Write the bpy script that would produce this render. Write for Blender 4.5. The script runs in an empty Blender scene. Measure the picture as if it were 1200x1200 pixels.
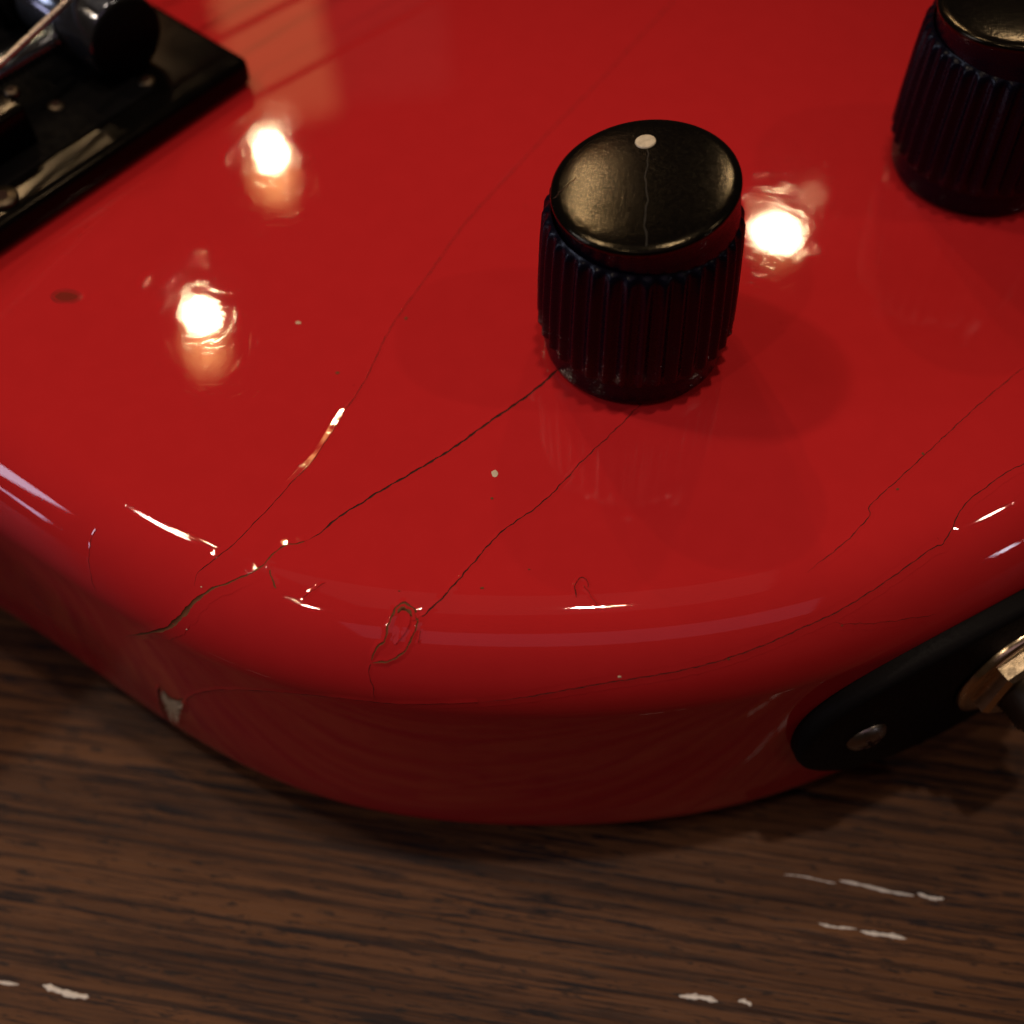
import bpy, bmesh, math, random
import numpy as np
from mathutils import Vector, Matrix
from mathutils.bvhtree import BVHTree
random.seed(7); rng = np.random.default_rng(7)
S = 0.001                                   # everything below is written in millimetres
TOP = 45.0                                  # body top above the table
scene = bpy.context.scene
R = math.radians

# ------------------------------------------------------------------ camera
FPX, PITCH, ROLL, CH = 1550.0, R(56), R(-2.2), 111.0
fw = Vector((0, math.cos(PITCH), -math.sin(PITCH))); rt = Vector((1, 0, 0)); up = rt.cross(fw)
rt2 = math.cos(ROLL)*rt + math.sin(ROLL)*up; up2 = -math.sin(ROLL)*rt + math.cos(ROLL)*up
CAM = Vector((0, 0, TOP+CH))
cd = bpy.data.cameras.new('camera'); cam = bpy.data.objects.new('camera', cd)
scene.collection.objects.link(cam); scene.camera = cam
m = Matrix((rt2, up2, -fw)).transposed().to_4x4(); m.translation = CAM*S; cam.matrix_world = m
cd.sensor_width = 36; cd.lens = 36*FPX/1200; cd.clip_start = 0.005; cd.clip_end = 50
cd.dof.use_dof = True; cd.dof.focus_distance = 0.134; cd.dof.aperture_fstop = 15.0
cd.dof.aperture_blades = 0

# ------------------------------------------------------------------ world and lamps
w = bpy.data.worlds.new('World'); scene.world = w; w.use_nodes = True
w.node_tree.nodes['Background'].inputs[0].default_value = (1.0, 0.62, 0.42, 1)
w.node_tree.nodes['Background'].inputs[1].default_value = 0.02
scene.view_settings.view_transform = 'Standard'; scene.view_settings.look = 'None'
scene.view_settings.exposure = 0; scene.view_settings.gamma = 1
COLL = scene.collection
AIM = Vector((0, 95, TOP))
def lamp(name, az, el, dist, size, power, col, sizey=None, at=AIM, shape=None):
    l = bpy.data.lights.new(name, 'AREA'); l.shape = shape or ('ELLIPSE' if sizey else 'DISK')
    l.size = size; l.size_y = sizey or size
    l.energy = power; l.color = col
    o = bpy.data.objects.new(name, l); scene.collection.objects.link(o)
    d = Vector((math.cos(R(el))*math.cos(R(az)), math.cos(R(el))*math.sin(R(az)), math.sin(R(el))))
    o.location = at*S + d*dist; o.rotation_euler = d.to_track_quat('Z', 'Y').to_euler()
    return o
def ray(u, v):
    return (FPX*fw + (u-600)*rt2 + (600-v)*up2).normalized()
def un(u, v, z):
    d = ray(u, v); return CAM + d*((z-CAM.z)/d.z)
def mirror_dir(u, v):
    d = ray(u, v); return math.degrees(math.atan2(d.y, d.x)), math.degrees(math.asin(-d.z))
WARM = (1.0, 0.72, 0.42)
# three bulbs seen mirrored in the flat lacquer, each with the dim shade under it
for (u, v, sz, sy, pw, sh) in [(317, 177, .016, .028, 1.5, 28), (237, 370, .026, .026, 2.2, 36), (910, 270, .050, .026, 1.8, 12)]:
    az, el = mirror_dir(u, v)
    lamp('ceiling_bulb', az, el, 1.7, sz, pw, WARM, sy, un(u, v, TOP))
    az2, el2 = mirror_dir(u+3, v+sh)
    lamp('bulb_shade_glow', az2, el2, 1.8, .052, 0.16 if sh > 12 else .05, (1, .48, .16), .075, un(u+3, v+sh, TOP))
for (u, v, sz, sy, pw) in [(897, 243, .030, .012, .016), (951, 229, .016, .012, .016), (330, 138, .03, .02, .012)]:
    az, el = mirror_dir(u, v); lamp('far_bulb', az, el, 1.9, sz, pw, (1, .6, .3), sy, un(u, v, TOP))
# bulbs nearly overhead, caught on the rounded edge
for (az, el, pw, sz) in [(151, 60.2, .5, .018), (146, 62.2, .3, .012), (-150, 60, .15, .010), (24, 84, .25, .010)]:
    lamp('overhead_bulb', az, el, 1.5, sz, pw, WARM)
# ceiling spots that pool their light on the middle of the body
for (az, el, pw, rad) in [(157, 58.5, 14., .045), (-143, 58.5, 6., .02), (30, 86, 20.0, .025), (-4, 51, 6.0, .02)]:
    l = bpy.data.lights.new('ceiling_spot', 'SPOT'); l.energy = pw; l.color = (1.0, .80, .62); l.shadow_soft_size = rad
    l.spot_size = R(12); l.spot_blend = 1.0
    o = bpy.data.objects.new('ceiling_spot', l); COLL.objects.link(o)
    d = Vector((math.cos(R(el))*math.cos(R(az)), math.cos(R(el))*math.sin(R(az)), math.sin(R(el))))
    o.location = AIM*S + d*1.5; o.rotation_euler = (o.location-Vector((-24, 78, TOP))*S).to_track_quat('Z', 'Y').to_euler()
# window panes low on the left and behind, and the pale wall they light
lamp('window_pane', -177, 25, 1.3, .36, 2.6, (.70, .76, 1.0), .20, shape='RECTANGLE')
lamp('window_pane', -168, 8, 1.3, .22, .5, (.74, .70, 1.0), .08, shape='RECTANGLE')
lamp('side_window', -30, 17, 1.4, .05, .25, (.9, .85, 1.0), .08, shape='RECTANGLE')
lamp('lit_wall', -84, 53, .9, .90, .24, (.95, .66, .90), .24, shape='RECTANGLE')
lamp('overhead_fill', 100, 84, 1.4, .9, .25, (1.0, .84, .76), .6, shape='RECTANGLE')  # added soft fill from overhead, kept out of the flat top's reflection
az, el = mirror_dir(320, 45); lamp('lit_ceiling', az, el, 2.2, .17, .30, (1.0, .42, .16), .26, un(320, 45, TOP), shape='RECTANGLE')
az, el = mirror_dir(450, 20); lamp('lit_ceiling', az, el, 2.2, .20, .02, (1.0, .6, .5), .26, un(450, 20, TOP), shape='RECTANGLE')

# ------------------------------------------------------------------ helpers
COL = scene.collection
def link(name, me, mat, parent=None, smooth=True, loc=None):
    o = bpy.data.objects.new(name, me); COL.objects.link(o)
    if mat is not None:
        for mm in (mat if isinstance(mat, (list, tuple)) else [mat]): me.materials.append(mm)
    if smooth:
        me.polygons.foreach_set('use_smooth', [True]*len(me.polygons))
    if parent is not None: o.parent = parent
    if loc is not None: o.location = Vector(loc)*S
    return o
def mesh(verts, faces):
    me = bpy.data.meshes.new('m'); me.from_pydata([tuple(Vector(v)*S) for v in verts], [], faces); me.update(); return me
def lathe(prof, n=96, rib=None, closed_top=False):
    """prof: list of (r, z[, ribamp]); optional angular rib function"""
    vs, fs = [], []
    for p in prof:
        r, z = p[0], p[1]; amp = p[2] if len(p) > 2 else 0
        for i in range(n):
            a = 2*math.pi*i/n; rr = r + (amp*rib(a) if rib and amp else 0)
            vs.append((rr*math.cos(a), rr*math.sin(a), z))
    for k in range(len(prof)-1):
        for i in range(n):
            j = (i+1) % n
            fs.append((k*n+i, k*n+j, (k+1)*n+j, (k+1)*n+i))
    if closed_top:
        vs.append((0, 0, prof[-1][1])); c = len(vs)-1; k = len(prof)-1
        for i in range(n): fs.append((k*n+i, k*n+(i+1) % n, c))
    return vs, fs
def bevel_box(cx, cy, cz, sx, sy, sz, bev=0.3, seg=2):
    bm = bmesh.new(); bmesh.ops.create_cube(bm, size=1)
    for v in bm.verts: v.co = Vector((cx+v.co.x*sx, cy+v.co.y*sy, cz+v.co.z*sz))
    bmesh.ops.bevel(bm, geom=bm.edges[:], offset=bev, segments=seg, affect='EDGES', profile=.5)
    return bm
def bm_link(name, bm, mat, parent=None, smooth=False, mtx=None):
    if mtx is not None: bmesh.ops.transform(bm, matrix=mtx, verts=bm.verts)
    bmesh.ops.scale(bm, vec=(S, S, S), verts=bm.verts)
    bmesh.ops.recalc_face_normals(bm, faces=bm.faces)
    me = bpy.data.meshes.new(name); bm.to_mesh(me); bm.free()
    return link(name, me, mat, parent, smooth)

# ------------------------------------------------------------------ materials
class NT:
    def __init__(s, name):
        s.m = bpy.data.materials.new(name); s.m.use_nodes = True
        s.n = s.m.node_tree.nodes; s.l = s.m.node_tree.links
        s.b = s.n['Principled BSDF']
        tc = s.n.new('ShaderNodeTexCoord'); s.co = s.vm('SCALE', tc.outputs['Object'], scale=1000)
    def vm(s, op, a, b=None, scale=None):
        n = s.n.new('ShaderNodeVectorMath'); n.operation = op; s.l.new(a, n.inputs[0])
        if b is not None:
            if hasattr(b, 'links'): s.l.new(b, n.inputs[1])
            else: n.inputs[1].default_value = b
        if scale is not None: n.inputs['Scale'].default_value = scale
        return n.outputs[0]
    def mapping(s, rot=(0, 0, 0), scale=(1, 1, 1), loc=(0, 0, 0), src=None):
        n1 = s.n.new('ShaderNodeMapping'); n1.inputs['Rotation'].default_value = rot
        s.l.new(src or s.co, n1.inputs[0])
        n2 = s.n.new('ShaderNodeMapping'); n2.inputs['Scale'].default_value = scale; n2.inputs['Location'].default_value = loc
        s.l.new(n1.outputs[0], n2.inputs[0]); return n2.outputs[0]
    def noise(s, vec, scale=1, detail=2, rough=.5, dist=0):
        n = s.n.new('ShaderNodeTexNoise'); s.l.new(vec, n.inputs['Vector'])
        n.inputs['Scale'].default_value = scale; n.inputs['Detail'].default_value = detail
        n.inputs['Roughness'].default_value = rough; n.inputs['Distortion'].default_value = dist
        return n.outputs['Fac']
    def rng(s, v, a, b, c=0, d=1, smooth=False):
        n = s.n.new('ShaderNodeMapRange'); s.l.new(v, n.inputs[0])
        for i, x in enumerate((a, b, c, d)): n.inputs[i+1].default_value = x
        if smooth: n.interpolation_type = 'SMOOTHSTEP'
        return n.outputs[0]
    def math(s, op, a, b=None, c=None):
        n = s.n.new('ShaderNodeMath'); n.operation = op
        for i, x in enumerate((a, b, c)):
            if x is None: continue
            if hasattr(x, 'links'): s.l.new(x, n.inputs[i])
            else: n.inputs[i].default_value = x
        return n.outputs[0]
    def mix(s, f, a, b):
        n = s.n.new('ShaderNodeMix'); n.data_type = 'RGBA'
        for i, x in ((0, f), (6, a), (7, b)):
            if hasattr(x, 'links'): s.l.new(x, n.inputs[i])
            else: n.inputs[i].default_value = x if i == 0 else (*x, 1)
        return n.outputs[2]
    def bump(s, h, dist, strength=1, prev=None):
        n = s.n.new('ShaderNodeBump'); s.l.new(h, n.inputs['Height'])
        n.inputs['Distance'].default_value = dist; n.inputs['Strength'].default_value = strength
        if prev: s.l.new(prev, n.inputs['Normal'])
        return n.outputs[0]
    def set(s, **k):
        for a, v in k.items():
            i = s.b.inputs[a.replace('_', ' ')]
            if hasattr(v, 'links'): s.l.new(v, i)
            elif isinstance(v, tuple): i.default_value = (*v, 1)
            else: i.default_value = v
        return s.m
def scratches(t, angles, length=.12, width=5., thr=.70, gate=None):
    tot = None
    for i, a in enumerate(angles):
        v = t.mapping((0, 0, R(a)), (length, width, .3), (i*13.7, i*7.1, i*3.3))
        f = t.rng(t.noise(v, 1, 0), thr, thr+.10)
        tot = f if tot is None else t.math('MAXIMUM', tot, f)
    return tot

def lacquer():
    t = NT('red_lacquer')
    big = t.noise(t.co, .05, 2); mid = t.noise(t.co, .35, 3)
    spk = t.rng(t.noise(t.co, 3.2, 2), .74, .80)
    sc = scratches(t, (5, 33, 62, 88, 117, 149, 171), .22, 8., .77)
    sc2 = scratches(t, (20, 47, 75, 104, 133, 160), .35, 11., .775)
    base = t.mix(t.rng(mid, .35, .7), (.465, .0160, .0180), (.480, .0168, .0188))
    col = t.mix(t.math('MULTIPLY', spk, .08), base, (.25, .02, .015))
    n1 = t.bump(mid, .00001, .15)
    n1 = t.bump(big, .0003, .12, n1)
    n2 = t.bump(t.math('ADD', sc, t.math('MULTIPLY', sc2, .5)), .0000012, .38, n1)
    t.l.new(n2, t.b.inputs['Coat Normal'])
    t.l.new(n1, t.b.inputs['Normal'])
    haze = t.rng(t.noise(t.co, .12, 4, .65), .35, .75, .34, .42)
    return t.set(Base_Color=col, Roughness=haze, Specular_IOR_Level=.0, Coat_Weight=1.0,
                 Coat_Roughness=.022, Coat_IOR=1.40)
def plain(name, col, rough, metal=0, spec=.5, nscale=1.2, var=.25, bump=.00002, scr=False, tint=None):
    
    t = NT(name); n = t.noise(t.co, nscale, 4, .6)
    dark = tuple(c*(1-var) for c in col)
    nn = t.bump(n, bump, .5)
    if scr: nn = t.bump(scratches(t, (12, 58, 96, 140), .4, 7, .62), .00002, .6, nn)
    t.l.new(nn, t.b.inputs['Normal'])
    if tint: t.set(Specular_Tint=tint)
    return t.set(Base_Color=t.mix(n, dark, col), Roughness=t.rng(n, .3, .7, rough*.8, rough*1.25), Metallic=metal, Specular_IOR_Level=spec)
RED = lacquer()
CRACK = plain('crack_dark', (.030, .009, .005), .7, spec=.2, nscale=3)  # very dark red-brown for crack lines, slots and holes
BARE_BROWN = plain('bare_wood_chip_shade', (.20, .075, .030), .7, spec=.08, nscale=4, var=.6)  # bare wood brown, also used for the painted shade around the chip
CREAM = plain('cream_primer', (.92, .74, .48), .6, spec=.1, nscale=1.5, var=.6, bump=.0001)
WHITE = plain('white_plastic', (.85, .72, .52), .45, nscale=1.3, var=.75)
KNOB = plain('black_knob_plastic', (.0030, .0026, .0080), .28, spec=.16, nscale=2.5, var=.4, bump=.00003)
CAPM = plain('black_cap_satin', (.0030, .0026, .0024), .15, spec=.25, nscale=2.5, var=.5, bump=.00004, tint=(1, .80, .48))
BLACKM = plain('black_anodised_metal', (.003, .0026, .0024), .17, metal=.0, spec=.09, tint=(1, .8, .55), nscale=.25, var=.5, bump=.00002)
DRUM = plain('polished_black_metal', (.16, .17, .19), .12, metal=.9, nscale=1)
STEEL = plain('worn_steel', (.34, .30, .26), .33, metal=1, nscale=1.5, var=.4)
BRASS = plain('warm_nickel', (.72, .56, .36), .22, metal=1, nscale=1.2, var=.25)
MATTE = plain('matte_black', (.003, .0026, .0026), .7, spec=.05)
DARKST = plain('dark_worn_steel', (.10, .075, .05), .4, metal=1)
STRING = plain('wound_string', (.62, .52, .44), .3, metal=1)
PLATEM = plain('black_plate_plastic', (.007, .006, .006), .5, spec=.05, nscale=2.5, bump=.00004)

def wood(grain_angle):
    t = NT('dark_brown_wood')
    def g(sx, sy, d=3, r=.6, off=0, dist=.12):
        return t.noise(t.mapping((0, 0, -grain_angle), (sx, sy, 1), (off, off*1.7, 0)), 1, d, r, dist)
    broad = g(.008, .16, 3, .6); line = g(.022, 1.05, 5, .70, 5); fine = g(.065, 1.2, 4, .68, 9, .3); pore = g(.22, 1.5, 3, .7, 21, .5); patch = g(.03, .12, 2, .5, 40)
    c = t.mix(t.rng(broad, .40, .60), (.058, .0235, .0112), (.125, .0530, .0225))
    c = t.mix(t.math('MULTIPLY', t.rng(line, .47, .66), .65), c, (.125, .052, .018))
    c = t.mix(t.math('MULTIPLY', t.rng(line, .50, .42), .85), c, (.022, .010, .0070))
    dk = t.math('MULTIPLY', t.rng(fine, .46, .41), t.rng(patch, .42, .55, .25, 1))
    c = t.mix(t.math('MULTIPLY', dk, .9), c, (.010, .0075, .010))
    c = t.mix(t.math('MULTIPLY', t.rng(pore, .42, .36), .8), c, (.010, .008, .009))
    n = t.bump(fine, .0003, .35); n = t.bump(pore, .00012, .4, n)
    t.l.new(n, t.b.inputs['Normal'])
    return t.set(Base_Color=c, Roughness=t.rng(fine, .3, .7, .52, .40), Specular_IOR_Level=.13)

# ------------------------------------------------------------------ table
ga, gb = un(0, 1060, 0), un(1200, 1255, 0); GRAIN = math.atan2(gb.y-ga.y, gb.x-ga.x)
WOOD = wood(GRAIN)
bm = bevel_box(0, 250, -14, 1500, 900, 28, 3, 3)
table = bm_link('wooden_table', bm, WOOD)
table['label'] = 'dark brown wooden table top with streaky grain under the red guitar'; table['category'] = 'table'
FLECKW = plain('pale_fleck', (.85, .78, .70), .3, nscale=1.6, var=.5)  # colour of the pale slivers laid along the grain
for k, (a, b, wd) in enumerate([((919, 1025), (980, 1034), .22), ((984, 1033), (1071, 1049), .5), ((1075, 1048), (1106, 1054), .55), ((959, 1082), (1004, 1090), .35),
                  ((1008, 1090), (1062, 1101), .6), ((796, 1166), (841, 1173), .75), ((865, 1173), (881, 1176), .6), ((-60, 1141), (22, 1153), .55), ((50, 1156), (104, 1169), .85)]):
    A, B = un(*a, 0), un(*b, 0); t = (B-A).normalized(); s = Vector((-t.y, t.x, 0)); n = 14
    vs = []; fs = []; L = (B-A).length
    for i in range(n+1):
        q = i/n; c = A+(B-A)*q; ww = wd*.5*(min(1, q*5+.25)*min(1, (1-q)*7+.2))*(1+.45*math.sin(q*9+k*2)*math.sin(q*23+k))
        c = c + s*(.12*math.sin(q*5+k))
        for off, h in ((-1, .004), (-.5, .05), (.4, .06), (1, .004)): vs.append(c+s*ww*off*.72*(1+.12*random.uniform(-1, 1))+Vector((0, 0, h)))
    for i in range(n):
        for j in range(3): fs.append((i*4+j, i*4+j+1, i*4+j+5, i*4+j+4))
    link('white_fleck', mesh(vs, fs), FLECKW, table)

# ------------------------------------------------------------------ guitar body
OUT = [(-114, 150), (-101, 118), (-84, 100), (-67.2, 88.6), (-57.8, 82.0), (-48.8, 75.2), (-41.2, 69.8), (-31.9, 64.2), (-21.6, 60.0), (-11.4, 57.6), (-1.4, 56.5),
       (8.6, 56.2), (18.6, 56.8), (28.5, 58.6), (38, 61.6), (47, 65.4), (57, 70.4), (70, 78.2), (88, 89), (108, 103), (128, 122), (144, 150), (160, 182), (185, 212), (214, 240),
       (228, 275), (215, 312), (180, 330), (140, 322), (100, 300), (60, 290), (15, 290), (-35, 285), (-80, 265), (-108, 232), (-119, 190)]
def catmull(P, closed=True, step=.8, fine=lambda p: True):
    out = []; n = len(P); P = [Vector((*p, 0)) if len(p) == 2 else Vector(p) for p in P]
    for i in range(n if closed else n-1):
        if closed: p0, p1, p2, p3 = P[i-1], P[i], P[(i+1) % n], P[(i+2) % n]
        else: p0, p1, p2, p3 = P[max(i-1, 0)], P[i], P[i+1], P[min(i+2, n-1)]
        k = max(2, int((p2-p1).length/step))
        for j in range(k):
            t = j/k
            out.append(.5*((2*p1)+(p2-p0)*t+(2*p0-5*p1+4*p2-p3)*t*t+(3*p1-p0-3*p2+p3)*t**3))
    if not closed: out.append(P[-1])
    return out
ol = catmull(OUT, True, 1.0); N = len(ol)
A = np.array([[p.x, p.y] for p in ol])
for _ in range(30): A = (np.roll(A, 1, 0)+2*A+np.roll(A, -1, 0))/4
T = np.roll(A, -1, 0)-np.roll(A, 1, 0); T /= np.linalg.norm(T, axis=1)[:, None]
NO = np.stack([T[:, 1], -T[:, 0]], 1)           # outward (outline runs counter-clockwise)
prof = []                                       # (inset, z)
RT, RB = 9.5, 7.5
prof.append((RB+6, 0.02)); prof.append((RB+1.0, 0.0))
for i in range(0, 13): a = R(90*i/12); prof.append((RB-RB*math.sin(a), RB-RB*math.cos(a)))
for z in (12, 18, 24, 30): prof.append((0, z))
for i in range(0, 21):
    a = R(90*i/20); prof.append((RT-RT*math.cos(a), TOP-RT+RT*math.sin(a)))
prof.append((RT+1.2, TOP)); prof.append((RT+3.0, TOP))
vs = []; fs = []
for ins, z in prof:
    for i in range(N): vs.append((A[i, 0]-NO[i, 0]*ins, A[i, 1]-NO[i, 1]*ins, z))
K = len(prof)
for k in range(K-1):
    for i in range(N):
        j = (i+1) % N; fs.append((k*N+i, k*N+j, (k+1)*N+j, (k+1)*N+i))
fs.append(tuple((K-1)*N+i for i in range(N))); fs.append(tuple(N-1-i for i in range(N)))
guitar = bpy.data.objects.new('electric_guitar', None); COL.objects.link(guitar); guitar.empty_display_size = .05
guitar['label'] = 'glossy red electric guitar with cracked lacquer and black knobs lying on the table'; guitar['category'] = 'guitar'
bme = mesh(vs, fs)
body = link('body', bme, RED, guitar)
bvh = BVHTree.FromPolygons([Vector(v) for v in vs], fs)
def hit(u, v):
    p, n, i, d = bvh.ray_cast(CAM, ray(u, v)); return (p, n) if p is not None else None

def smooth_normal(p):
    # analytic normal of the rounded body at p
    i = int(np.argmin((A[:, 0]-p.x)**2+(A[:, 1]-p.y)**2)); o = Vector((*NO[i], 0))
    ins = -((p.x-A[i, 0])*NO[i, 0]+(p.y-A[i, 1])*NO[i, 1])
    if p.z > TOP-RT:
        if ins >= RT: return Vector((0, 0, 1))
        v = o*(RT-ins)+Vector((0, 0, p.z-(TOP-RT))); return v.normalized()
    if p.z < RB:
        v = o*(RB-min(ins, RB))-Vector((0, 0, RB-p.z)); return v.normalized()
    return o
def path(px, step=.22, wob=.05, closed=False):
    pts = catmull([(a, b) for a, b in px], closed, step*11)
    seq = []
    ph = random.random()*9; ph2 = random.random()*9
    for k, q in enumerate(pts):
        h = hit(q.x, q.y)
        if h: seq.append(h[0])
    out = []
    for k, p in enumerate(seq):
        n = smooth_normal(p); t = (seq[min(k+1, len(seq)-1)]-seq[max(k-1, 0)]).normalized(); s = n.cross(t).normalized()
        wv = wob*(math.sin(k*.55+ph)+.7*math.sin(k*1.31+ph2)+.5*random.uniform(-1, 1))
        out.append((p+s*wv, n, s))
    return out
def crack(px, w=.12, lipL=.03, lipR=.02, spread=.8, mat=None, wob=.05, taper=(1, 1), wfun=None, name='lacquer_crack', label=None, closed=False, depth=.006):
    """a split in the lacquer: dark line at the bottom, the two lacquer lips curling up beside it"""
    P = path(px, wob=wob, closed=closed); n = len(P)
    vs, f1, f2 = [], [], []
    for k, (p, nn, s) in enumerate(P):
        q = k/(n-1)
        e = min(1, q*10+ (0 if taper[0] else 1))*min(1, (1-q)*10+(0 if taper[1] else 1))
        ww = (wfun(q) if wfun else w)*max(e, .12)*(1+.25*math.sin(k*.8)+.2*random.uniform(-1, 1))
        ll, lr = lipL*e*(1+.3*math.sin(k*.23)), lipR*e*(1+.3*math.sin(k*.31+1))
        for off, h in ((-spread-ww, -.010), (-spread*.55-ww, ll*.22-.002), (-ww*.5-.10, ll*.85+.008), (-ww*.5, ll+.008), (-ww*.46, depth), (ww*.46, depth), (ww*.5, lr+.008), (ww*.5+.10, lr*.85+.008), (spread*.55+ww, lr*.22-.002), (spread+ww, -.010)):
            vs.append(p+s*off+nn*h)
    fs = []; mi = []
    for k in range(n-1):
        for j in range(9):
            a = k*10+j; fs.append((a, a+10, a+11, a+1) if True else None); mi.append(1 if j in (3, 4, 5) else 0)
    me = mesh(vs, fs); o = link(name, me, [RED, mat or CRACK], body)
    me.polygons.foreach_set('material_index', mi)
    # sharp lip edges
    if label: o['label'] = label
    bm = bmesh.new(); bm.from_mesh(me)
    bm.faces.ensure_lookup_table()
    up_ = P[n//2][1]; 
    if sum((f.normal.dot(up_) for f in bm.faces)) < 0: bmesh.ops.reverse_faces(bm, faces=bm.faces)
    for e in bm.edges:
        if len(e.link_faces) == 2 and e.link_faces[0].material_index != e.link_faces[1].material_index: e.smooth = False
    bm.to_mesh(me); bm.free()
    return o

# A - the long open split from the knob over the edge
crack([(664, 424), (655, 432), (622, 461), (570, 497), (530, 526), (480, 556), (440, 579), (422, 591), (400, 604), (372, 627), (356, 635)],
      wfun=lambda q: .25-.08*q, lipL=.035, lipR=.03, spread=.9, taper=(0, 1), wob=.03)
crack([(358, 635), (345, 638), (337, 638), (326, 645), (316, 653), (308, 663), (293, 672), (268, 683), (247, 691), (227, 706), (210, 725), (193, 737), (168, 742), (147, 746)],
      wfun=lambda q: .12+.30*math.exp(-((q-.72)/.16)**2)+.12*q, lipL=.05, lipR=.04, spread=.9, taper=(0, 1), mat=BARE_BROWN, wob=.03, label='widest open end of the long crack, bare wood showing')
crack([(312, 660), (316, 668), (319, 677), (323, 690)], w=.16, mat=BARE_BROWN, spread=.4)
# B - thin split from under the knob to the loop
crack([(753, 472), (720, 505), (684, 539), (660, 565), (638, 587), (617, 603), (603, 612), (590, 622), (576, 635), (551, 664), (530, 688), (509, 710), (490, 726)],
      wfun=lambda q: .08+.07*q, lipL=.040, lipR=.03, spread=.5, taper=(0, 0), wob=.04)
crack([(488, 727), (487, 716), (480, 709), (472, 707), (464, 713), (459, 722), (455, 734), (451, 749), (441, 761), (434, 776)], w=.20, mat=BARE_BROWN, lipL=.05, lipR=.09, spread=.4, taper=(0, 1), label='loop of lifted lacquer')
crack([(489, 727), (487, 738), (482, 750), (472, 765), (460, 773), (448, 775), (434, 777)], w=.16, mat=BARE_BROWN, lipL=.05, lipR=.08, spread=.4, taper=(0, 1))
crack([(434, 776), (433, 790), (437, 806), (439, 822)], w=.07, lipL=.01, lipR=.02, spread=.4)
crack([(491, 733), (493, 743), (490, 754)], w=.06, spread=.3)
# C - faint hairline running up over the top
crack([(790, 0), (742, 52), (700, 98), (650, 148), (592, 210), (545, 262), (505, 318), (470, 366), (452, 395), (432, 438), (414, 468), (402, 484)],
      w=.075, lipL=.012, lipR=.020, spread=.5, taper=(0, 0), wob=.03)
crack([(404, 480), (394, 498), (380, 520), (364, 543), (347, 560), (331, 578), (314, 597), (297, 614), (277, 635), (260, 649), (243, 662), (231, 673), (227, 689)],
      wfun=lambda q: .04+.05*q, lipL=.035, lipR=.008, spread=.8, taper=(0, 1), wob=.02)
crack([(381, 682), (368, 692), (352, 701)], w=.05, spread=.4)
crack([(116, 618), (109, 628), (105, 642), (105, 662), (108, 680), (114, 695)], w=.06, lipL=.008, lipR=.008, spread=.4)
# F, G - right side
crack([(1212, 420), (1200, 430), (1152, 470), (1118, 501), (1087, 530), (1047, 567), (1020, 592), (1019, 604), (1002, 624), (985, 640), (945, 671)], w=.08, lipL=.012, lipR=.022, spread=.6, wob=.03)
crack([(1215, 535), (1199, 544), (1177, 555), (1157, 570), (1143, 580), (1130, 592), (1122, 605), (1115, 620), (1105, 637), (1095, 641), (1068, 660), (1040, 680), (1008, 701), (975, 720), (937, 737), (900, 754), (862, 768),
       (830, 778), (780, 789), (705, 801), (638, 813), (600, 819), (560, 823)], w=.09, lipL=.014, lipR=.035, spread=.7, wob=.03, taper=(0, 1), label='long hairline crack along the lower edge')
crack([(560, 823), (505, 825), (455, 824), (400, 818), (340, 812), (300, 809), (260, 808), (238, 811), (224, 816), (215, 825)], w=.09, lipL=.04, lipR=.015, spread=.6, wob=.02, taper=(0, 0))
crack([(977, 730), (1005, 731), (1037, 729), (1070, 724), (1098, 720)], w=.05, lipL=.012, lipR=.012, spread=.6)
# ring-shaped dents
crack([(60, 347), (68, 341), (80, 340), (93, 344), (92, 352), (78, 355), (65, 353), (60, 347)], w=.12, lipL=.02, lipR=.02, spread=.35, name='ring_dent', wob=.02, taper=(0, 0))
crack([(676, 700), (673, 688), (680, 678), (688, 680), (690, 690)], w=.09, lipL=.04, lipR=.06, spread=.35, name='small_dent')
crack([(684, 686), (692, 697), (700, 711)], w=.05, lipL=.05, lipR=.03, spread=.35, name='small_dent')

def patch(px, mat, name, h=.03, label=None):
    P = []
    for u, v in [(p.x, p.y) for p in catmull(px, True, 2.5)]:
        q = hit(u, v)
        if q: P.append(q[0]+smooth_normal(q[0])*h+Vector((random.uniform(-1, 1), random.uniform(-1, 1), 0))*.03)
    c = sum(P, Vector())/len(P); cn = smooth_normal(c)
    n = len(P); vs = P+[c+(p-c)*.55+cn*.02 for p in P]+[c+cn*.03]
    fs = [(i, (i+1) % n, n+(i+1) % n, n+i) for i in range(n)]+[(n+i, n+(i+1) % n, 2*n) for i in range(n)]
    o = link(name, mesh(vs, fs), mat, body)
    if label: o['label'] = label
    return o
patch([(186, 801), (194, 811), (203, 818), (217, 820), (216, 834), (213, 848), (211, 860), (201, 850), (191, 834), (186, 818)], BARE_BROWN, 'chip_shade_rim', .008)  # brown rim painted in as shade around the chip
patch([(190, 808), (197, 816), (205, 821), (214, 823), (211, 836), (208, 846), (207, 852), (200, 843), (194, 831), (190, 818)], CREAM, 'bare_chip', .02, 'cream patch where the lacquer has chipped off')
crack([(187, 803), (188, 818), (192, 833), (201, 848), (210, 858)], w=.22, lipL=.10, lipR=.02, spread=.5, taper=(1, 1), wob=.04)
crack([(217, 821), (214, 834), (211, 848), (210, 858)], w=.10, lipL=.02, lipR=.12, spread=.6, taper=(1, 1), wob=.03)
patch([(576, 553), (581, 551), (584, 555), (581, 559), (577, 558)], WHITE, 'white_speck', .03)
BRUISE = plain('bruised_lacquer', (.24, .018, .010), .5, spec=.05, nscale=3, var=.5)
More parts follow.
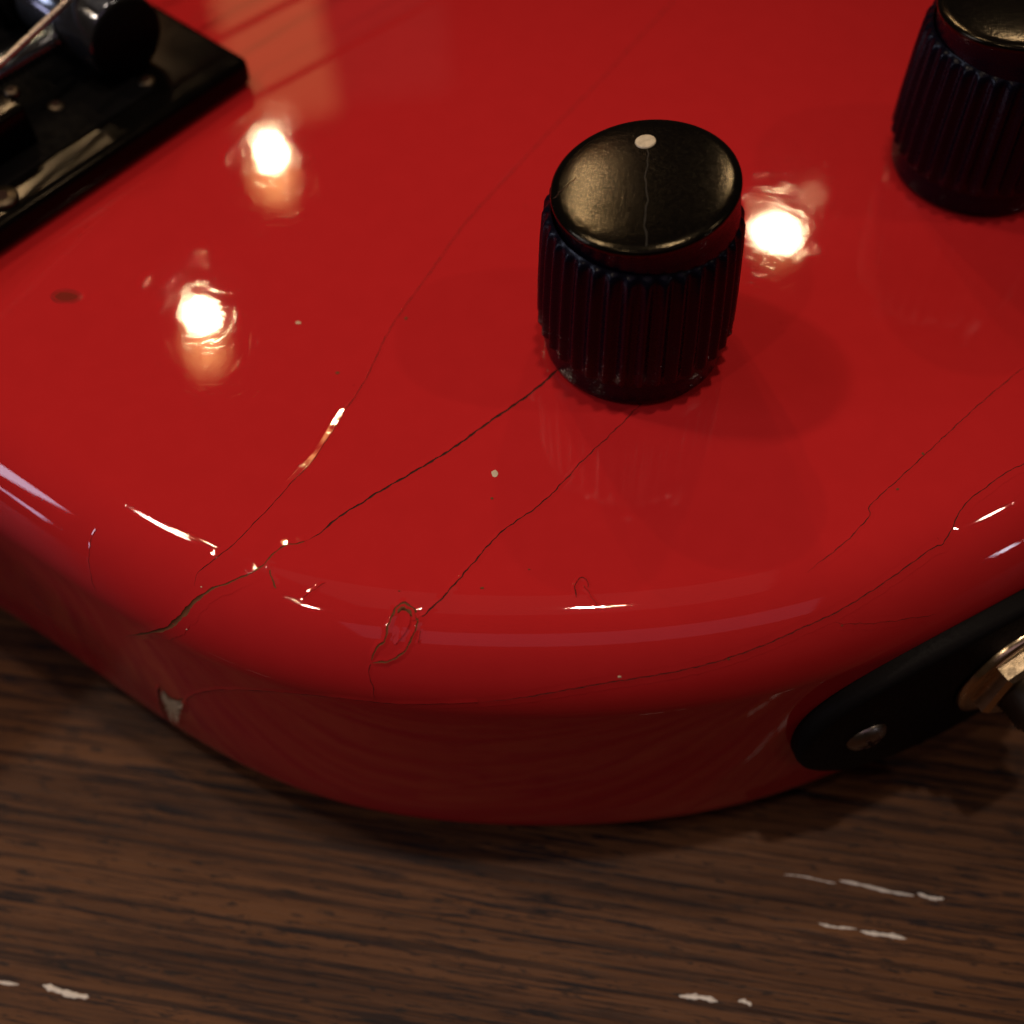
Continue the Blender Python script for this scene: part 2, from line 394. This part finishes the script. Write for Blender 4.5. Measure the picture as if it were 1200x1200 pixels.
patch([(62, 347), (69, 342), (80, 341), (92, 345), (90, 351), (78, 354), (66, 352)], BRUISE, 'dark_dent', .008, 'dark oval dent in the red top')
patch([(459, 722), (463, 714), (471, 708), (480, 710), (485, 717), (484, 724), (479, 716), (472, 713), (465, 718)], BARE_BROWN, 'bare_chip', .03)
patch([(470, 716), (478, 718), (481, 726), (477, 738), (470, 748), (462, 755), (460, 742), (464, 727)], RED, 'lacquer_flake', .10, 'lifted flake of lacquer inside the loop')
# dust and paint nibs
for k in range(24):
    u, v = random.uniform(30, 1180), random.uniform(130, 800); s = random.uniform(.7, 1.5)
    if 620 < u < 880 and 130 < v < 480: continue
    if u < 300 and v < 320 - u*.6: continue
    if hit(u, v) and hit(u, v)[0].z > TOP-7:
        a = random.random()*6; e = random.uniform(1, 2.2)
        patch([(u+s*e*math.cos(a+q*.785)*(.8+.4*random.random()), v+s*math.sin(a+q*.785)) for q in range(8)], random.choice([BARE_BROWN, BARE_BROWN, RED, CREAM]), 'dust_speck', .03)

# ------------------------------------------------------------------ knobs
NRIB = 35
def ribf(a):
    return 1-abs(math.sin(a*NRIB/2))**1.7
kp = [(8.3, -.2), (9.3, .05), (9.75, .5), (9.9, 1.2), (9.95, 3.4), (9.95, 3.7), (10.0, 3.9, .42), (10.05, 4.3, .58), (9.95, 9, .6), (9.72, 15, .6), (9.55, 18.2, .55), (9.5, 18.8, .36), (9.42, 19.05, .1),
      (9.25, 19.2), (9.2, 19.3)]
kv, kf = lathe(kp, NRIB*14, ribf); knob_me = mesh(kv, kf)
HK = 3.0; TILT = R(7.2)
cp = [(r, z+HK) for r, z in [(9.15, 15.3), (9.15, 17.0), (9.12, 18.6), (9.25, 18.95), (9.32, 19.25), (9.26, 19.48), (9.0, 19.68), (8.3, 19.83), (7, 19.96), (5, 20.09), (3, 20.16), (1.2, 20.19)]]
cv, cf = lathe(cp, 128, closed_top=True); cap_me = mesh(cv, cf); low = [1 if sum(cv[i][2] for i in f)/len(f) < 19.0+HK else 0 for f in cf]
dot_v, dot_f = lathe([(1.05, -.15), (1.03, .06), (.9, .10), (.5, .08)], 32, closed_top=True); dot_me = mesh(dot_v, dot_f)
base = un(742, 396, TOP)
def make_knob(loc, rot, first=None, label=None):
    if first is None:
        k = link('control_knob', knob_me, KNOB, guitar, loc=loc)
        c = link('knob_cap', cap_me, [CAPM, KNOB], k); cap_me.polygons.foreach_set('material_index', low); c.rotation_euler = (0, -TILT, 0); c.location = Vector((22*TILT, 0, 0))*S
        d = link('pointer_dot', dot_me, WHITE, k); d.matrix_local = Matrix()
        d.location = Vector((.4, 5.3, 19.98+HK))*S; d.rotation_euler = (-R(4), -TILT, 0)
    else:
        k = first.copy(); COL.objects.link(k); k.location = Vector(loc)*S
        for ch in first.children:
            cc = ch.copy(); COL.objects.link(cc); cc.parent = k
            for g in ch.children: gg = g.copy(); COL.objects.link(gg); gg.parent = cc
    k.rotation_euler = (0, 0, rot); k['label'] = label
    return k
knob1 = make_knob(base, -R(0), None, 'ribbed black knob in the middle, worn cap with white dot')
p2 = un(1139, 191, TOP)
knob2 = make_knob(p2, R(-55), knob1, 'second ribbed black knob, cut off at the upper right')
# scuff line and nick across the first cap
def cap_line(a, b, w, mat, name):
    vs = []; fs = []; n = 16
    for i in range(n+1):
        q = i/n; p = Vector(a).lerp(Vector(b), q); r = p.length
        z = float(np.interp(r, [1.2, 3, 5, 7, 8.4, 9.1], [20.19, 20.16, 20.09, 19.96, 19.82, 19.72]))+.02+HK
        d = (Vector(b)-Vector(a)).normalized(); s = Vector((-d.y, d.x)); ww = w*(.6+.7*abs(math.sin(i*1.7)))
        for o_ in (-1, 1): vs.append((p.x+s.x*ww*o_+.12*math.sin(i*.9)+.08*math.sin(i*2.3), p.y+s.y*ww*o_, z))
    for i in range(n): fs.append((i*2, i*2+1, i*2+3, i*2+2))
    o = link(name, mesh(vs, fs), mat, knob1); o.rotation_euler = (0, -TILT, 0); o.location = Vector((22*TILT, 0, 0))*S; return o
SCUFF = plain('grey_scuff', (.030, .026, .022), .55, spec=.12, nscale=3, var=.7)
cap_line((.6, 4.2), (-.7, -8.6), .06, SCUFF, 'cap_scuff')
cap_line((-9.0, -.6), (-6.6, 1.6), .05, CRACK, 'cap_nick')

# ------------------------------------------------------------------ bridge
c0 = un(299, 98, TOP); c1 = un(0, 303, TOP); e1 = (c1-c0); e1.z = 0; e1.normalize(); e2 = Vector((e1.y, -e1.x, 0))
if e2.y < 0: e2 = -e2
BM = Matrix((( e1.x, e2.x, 0, c0.x), (e1.y, e2.y, 0, c0.y), (0, 0, 1, TOP), (0, 0, 0, 1)))
bridge = bm_link('bridge', bevel_box(60, 35, 2.1, 120, 70, 4.0, 1.2, 4), BLACKM, guitar, True, BM)
bridge['label'] = 'black metal bridge plate at the upper left'
def bpart(name, bm, mat, smooth=False): return bm_link(name, bm, mat, bridge, smooth, BM)
bpart('matte_cover', bevel_box(66, 32.5, 4.15, 108, 56, .3, .12, 2), MATTE)  # added matte black sheet, stops the plate mirroring the lamps here
# round parts set on the bridge
def cyl(p, d, r, L, n=48, bev=.35):
    """cylinder in bridge space"""
    pr = [(0.01, 0), (r-bev, 0), (r, bev), (r, L-bev), (r-bev, L), (0.01, L)]
    v, f = lathe(pr, n); bm = bmesh.new(); q = Vector(d).to_track_quat('Z', 'Y').to_matrix()
    V = [bm.verts.new(q @ Vector(x)+Vector(p)) for x in v]
    for ff in f:
        try: bm.faces.new([V[i] for i in ff])
        except ValueError: pass
    return bm
iBM = BM.inverted()
dc = iBM @ un(148, 45, TOP+9.3)
bpart('roller_drum', cyl((dc.x, dc.y, 9.3), (0, 1, 0), 5.3, 30), DRUM, True)
bpart('drum_end_cap', cyl((dc.x, dc.y-.5, 9.3), (0, 1, 0), 5.1, .8), MATTE, True)
bpart('drum_collar', cyl((dc.x, dc.y+15, 9.3), (0, 1, 0), 5.9, 3), BLACKM, True)
bpart('drum_bracket', bevel_box(dc.x+1, dc.y+21, 6.2, 9, 3, 8, .5), BLACKM)
# threaded adjusting screw lying beside the string
tv = []
pr = [(0.01, 0), (1.7, 0)]
for i in range(36): pr += [(1.75, .2+i*.8), (1.25, .6+i*.8)]
pr += [(1.7, 29.4), (.01, 29.4)]
v, f = lathe(pr, 28); bm = bmesh.new(); q = Vector((1, 0.02, 0)).to_track_quat('Z', 'Y').to_matrix()
V = [bm.verts.new(q @ Vector(x)+Vector((dc.x+5.5, dc.y+7.5, 9.0))) for x in v]
for ff in f: bm.faces.new([V[i] for i in ff])
bpart('threaded_screw', bm, DRUM, True)
bpart('saddle_block', bevel_box(dc.x+24, dc.y+2.2, 6.8, 16, 6.2, 6.0, .7, 3), BLACKM, True)
bpart('saddle_block', bevel_box(dc.x+24, dc.y+14.5, 6.8, 16, 8, 6.0, .7, 3), BLACKM, True)
for (u, v, z, r, nm, mt) in [(3, 232, 4.3, 1.9, 'screw_head', DARKST), (14, 108, 9.9, .9, 'set_screw', DARKST), (66, 125, 4.2, 1.1, 'set_screw', DARKST), (172, 96, 4.2, 1.1, 'set_screw', DARKST)]:
    p = iBM @ un(u, v, TOP+z)
    bm = cyl((p.x, p.y, z-.6), (0, 0, 1), r, 1.0, 32, .25)
    s = bpart(nm, bm, mt, True)
    bm = cyl((p.x, p.y, z+.35), (0, 0, 1), r*.45, .12, 6, .02); 
    h = bm_link('hex_socket', bm, CRACK, bridge, False, BM)

# the wound string
sa = un(0, 75, 59.8); sb = un(80, 0, 61.8); sd = (sb-sa).normalized()
def wound(A_, B_, r, pitch=.42, per=7, n=10):
    d = (B_-A_); L = d.length; q = d.to_track_quat('Z', 'Y').to_matrix(); vs = []; fs = []; k = int(L/pitch*per/2)
    for i in range(k+1):
        z = L*i/k; rr = r*(1+.10*math.sin(2*math.pi*z/pitch))
        for j in range(n):
            a = 2*math.pi*j/n; vs.append(A_+q @ Vector((rr*math.cos(a), rr*math.sin(a), z)))
    for i in range(k):
        for j in range(n): fs.append((i*n+j, i*n+(j+1) % n, (i+1)*n+(j+1) % n, (i+1)*n+j))
    return mesh(vs, fs)
D2 = Vector((.774, .633, 0)); P1 = Vector((-34.3, 159.5, 59.2)); Q0 = un(80, 0, 59.6); Q1 = Q0+(un(80, 0, 59.6)-un(0, 75, 59.2)).normalized()*1.5
s1 = link('string', wound(un(0, 75, 59.2)-(Q0-un(0, 75, 59.2)).normalized()*40, Q1, .41), STRING, guitar); s1['label'] = 'bright wound string crossing the bridge'
s1b = link('string_run', wound(Q1, P1, .41), STRING, s1); s1c = link('string_run', wound(P1, P1+D2*230, .41), STRING, s1)
P2 = Vector((-40.6, 173.8, 59.2)); s2 = link('string', wound(P2-D2*50, P2+D2*230, .45), STRING, guitar); s2['label'] = 'thicker wound string beyond the frame, seen mirrored in the lacquer'

# ------------------------------------------------------------------ jack plate on the side
seg = [i for i in range(N) if 20 < A[i, 0] < 100 and A[i, 1] < 110]
W = A[seg]; arc = np.concatenate([[0], np.cumsum(np.linalg.norm(np.diff(W, axis=0), axis=1))]); NW = NO[seg]
# tangent-blend to a flatter plate
def wall(s, z, dep):
    x = np.interp(s, arc, W[:, 0]); y = np.interp(s, arc, W[:, 1]); nx = np.interp(s, arc, NW[:, 0]); ny = np.interp(s, arc, NW[:, 1])
    return Vector((x+nx*dep, y+ny*dep, z))
s38 = float(np.interp(29.3, W[:, 0], arc))         # left tip of the plate
HL, HH, ZC = 27.0, 14.0, 23.4; SC = s38+HL
def sup(a, k=2.35):
    c, s = math.cos(a), math.sin(a); return math.copysign(abs(c)**(2/k), c), math.copysign(abs(s)**(2/k), s)
n = 96; vs = []; fs = []
rings = [(1.0, 0.0), (1.0, 1.3), (.985, 1.9), (.955, 2.2), (.925, 2.28), (.7, 2.28), (.35, 2.28)]
for sc_, dep in rings:
    for i in range(n):
        x, z = sup(2*math.pi*i/n); dd = (1-sc_)
        vs.append(wall(SC+x*(HL-HL*dd*(HH/HL if dd < .1 else 1)), ZC+z*(HH-HH*dd), dep+.02))
vs.append(wall(SC, ZC, 2.3))
for k in range(len(rings)-1):
    for i in range(n): j = (i+1) % n; fs.append((k*n+i, (k+1)*n+i, (k+1)*n+j, k*n+j))
k = len(rings)-1
for i in range(n): fs.append((k*n+i, len(vs)-1, k*n+(i+1) % n))
me = mesh(vs, fs); bm = bmesh.new(); bm.from_mesh(me); bmesh.ops.recalc_face_normals(bm, faces=bm.faces); bm.to_mesh(me); bm.free()
plate = link('jack_plate', me, PLATEM, guitar); plate['label'] = 'black oval jack plate on the side of the body'
def on_plate(name, prof, s, z, dep, mat, nseg=48, parent=plate, rot=0, flat=False):
    v, f = lathe(prof, nseg, closed_top=True)
    p = wall(s, z, dep); q = wall(s, z, dep+1)-p
    M = Matrix.Translation(p) @ q.to_track_quat('Z', 'Y').to_matrix().to_4x4() @ Matrix.Rotation(rot, 4, 'Z')
    vs = [M @ Vector(x) for x in v]
    return link(name, mesh(vs, f), mat, parent, not flat)
ss = s38+8.0; SZ = 21.9
scw = on_plate('plate_screw', [(2.45, -.3), (2.4, .1), (2.0, .55), (1.2, .85), (.5, .95)], ss, SZ, 2.3, STEEL)
for r_ in (0, math.pi/2):
    p = wall(ss, SZ, 3.18); q = wall(ss, SZ, 4.18)-p
    M = Matrix.Translation(p) @ q.to_track_quat('Z', 'Y').to_matrix().to_4x4() @ Matrix.Rotation(r_+.5, 4, 'Z')
    bm = bevel_box(0, 0, 0, 2.6, .5, .22, .04, 1); bm_link('cross_slot', bm, CRACK, plate, False, M)
js = s38+9.3+17.6; jz = 23.2
on_plate('washer', [(7.9, 0), (7.9, .7), (7.6, .95), (5.2, .95), (5.2, .3)], js, jz, 2.3, BRASS)
on_plate('hex_nut', [(6.4, .95), (6.4, 2.6), (5.9, 3.1), (4.7, 3.1), (4.5, 2.8)], js, jz, 2.3, BRASS, 6, rot=.3, flat=True)
jp = [(4.6, 2.5)]
for i in range(8): jp += [(4.55, 2.9+i*.45), (4.2, 3.1+i*.45)]
jp += [(4.3, 6.6), (3.4, 6.8), (3.2, 6.4), (3.2, 3.0)]
on_plate('jack_barrel', jp, js, jz, 2.3, DARKST)
on_plate('jack_hole', [(3.15, 0), (3.15, .05)], js, jz, 5.4, CRACK)
on_plate('plate_screw', [(2.45, -.3), (2.4, .1), (2.0, .55), (1.2, .85), (.5, .95)], s38+2*HL-9.3, SZ, 2.3, STEEL)

scene.render.engine = 'CYCLES'
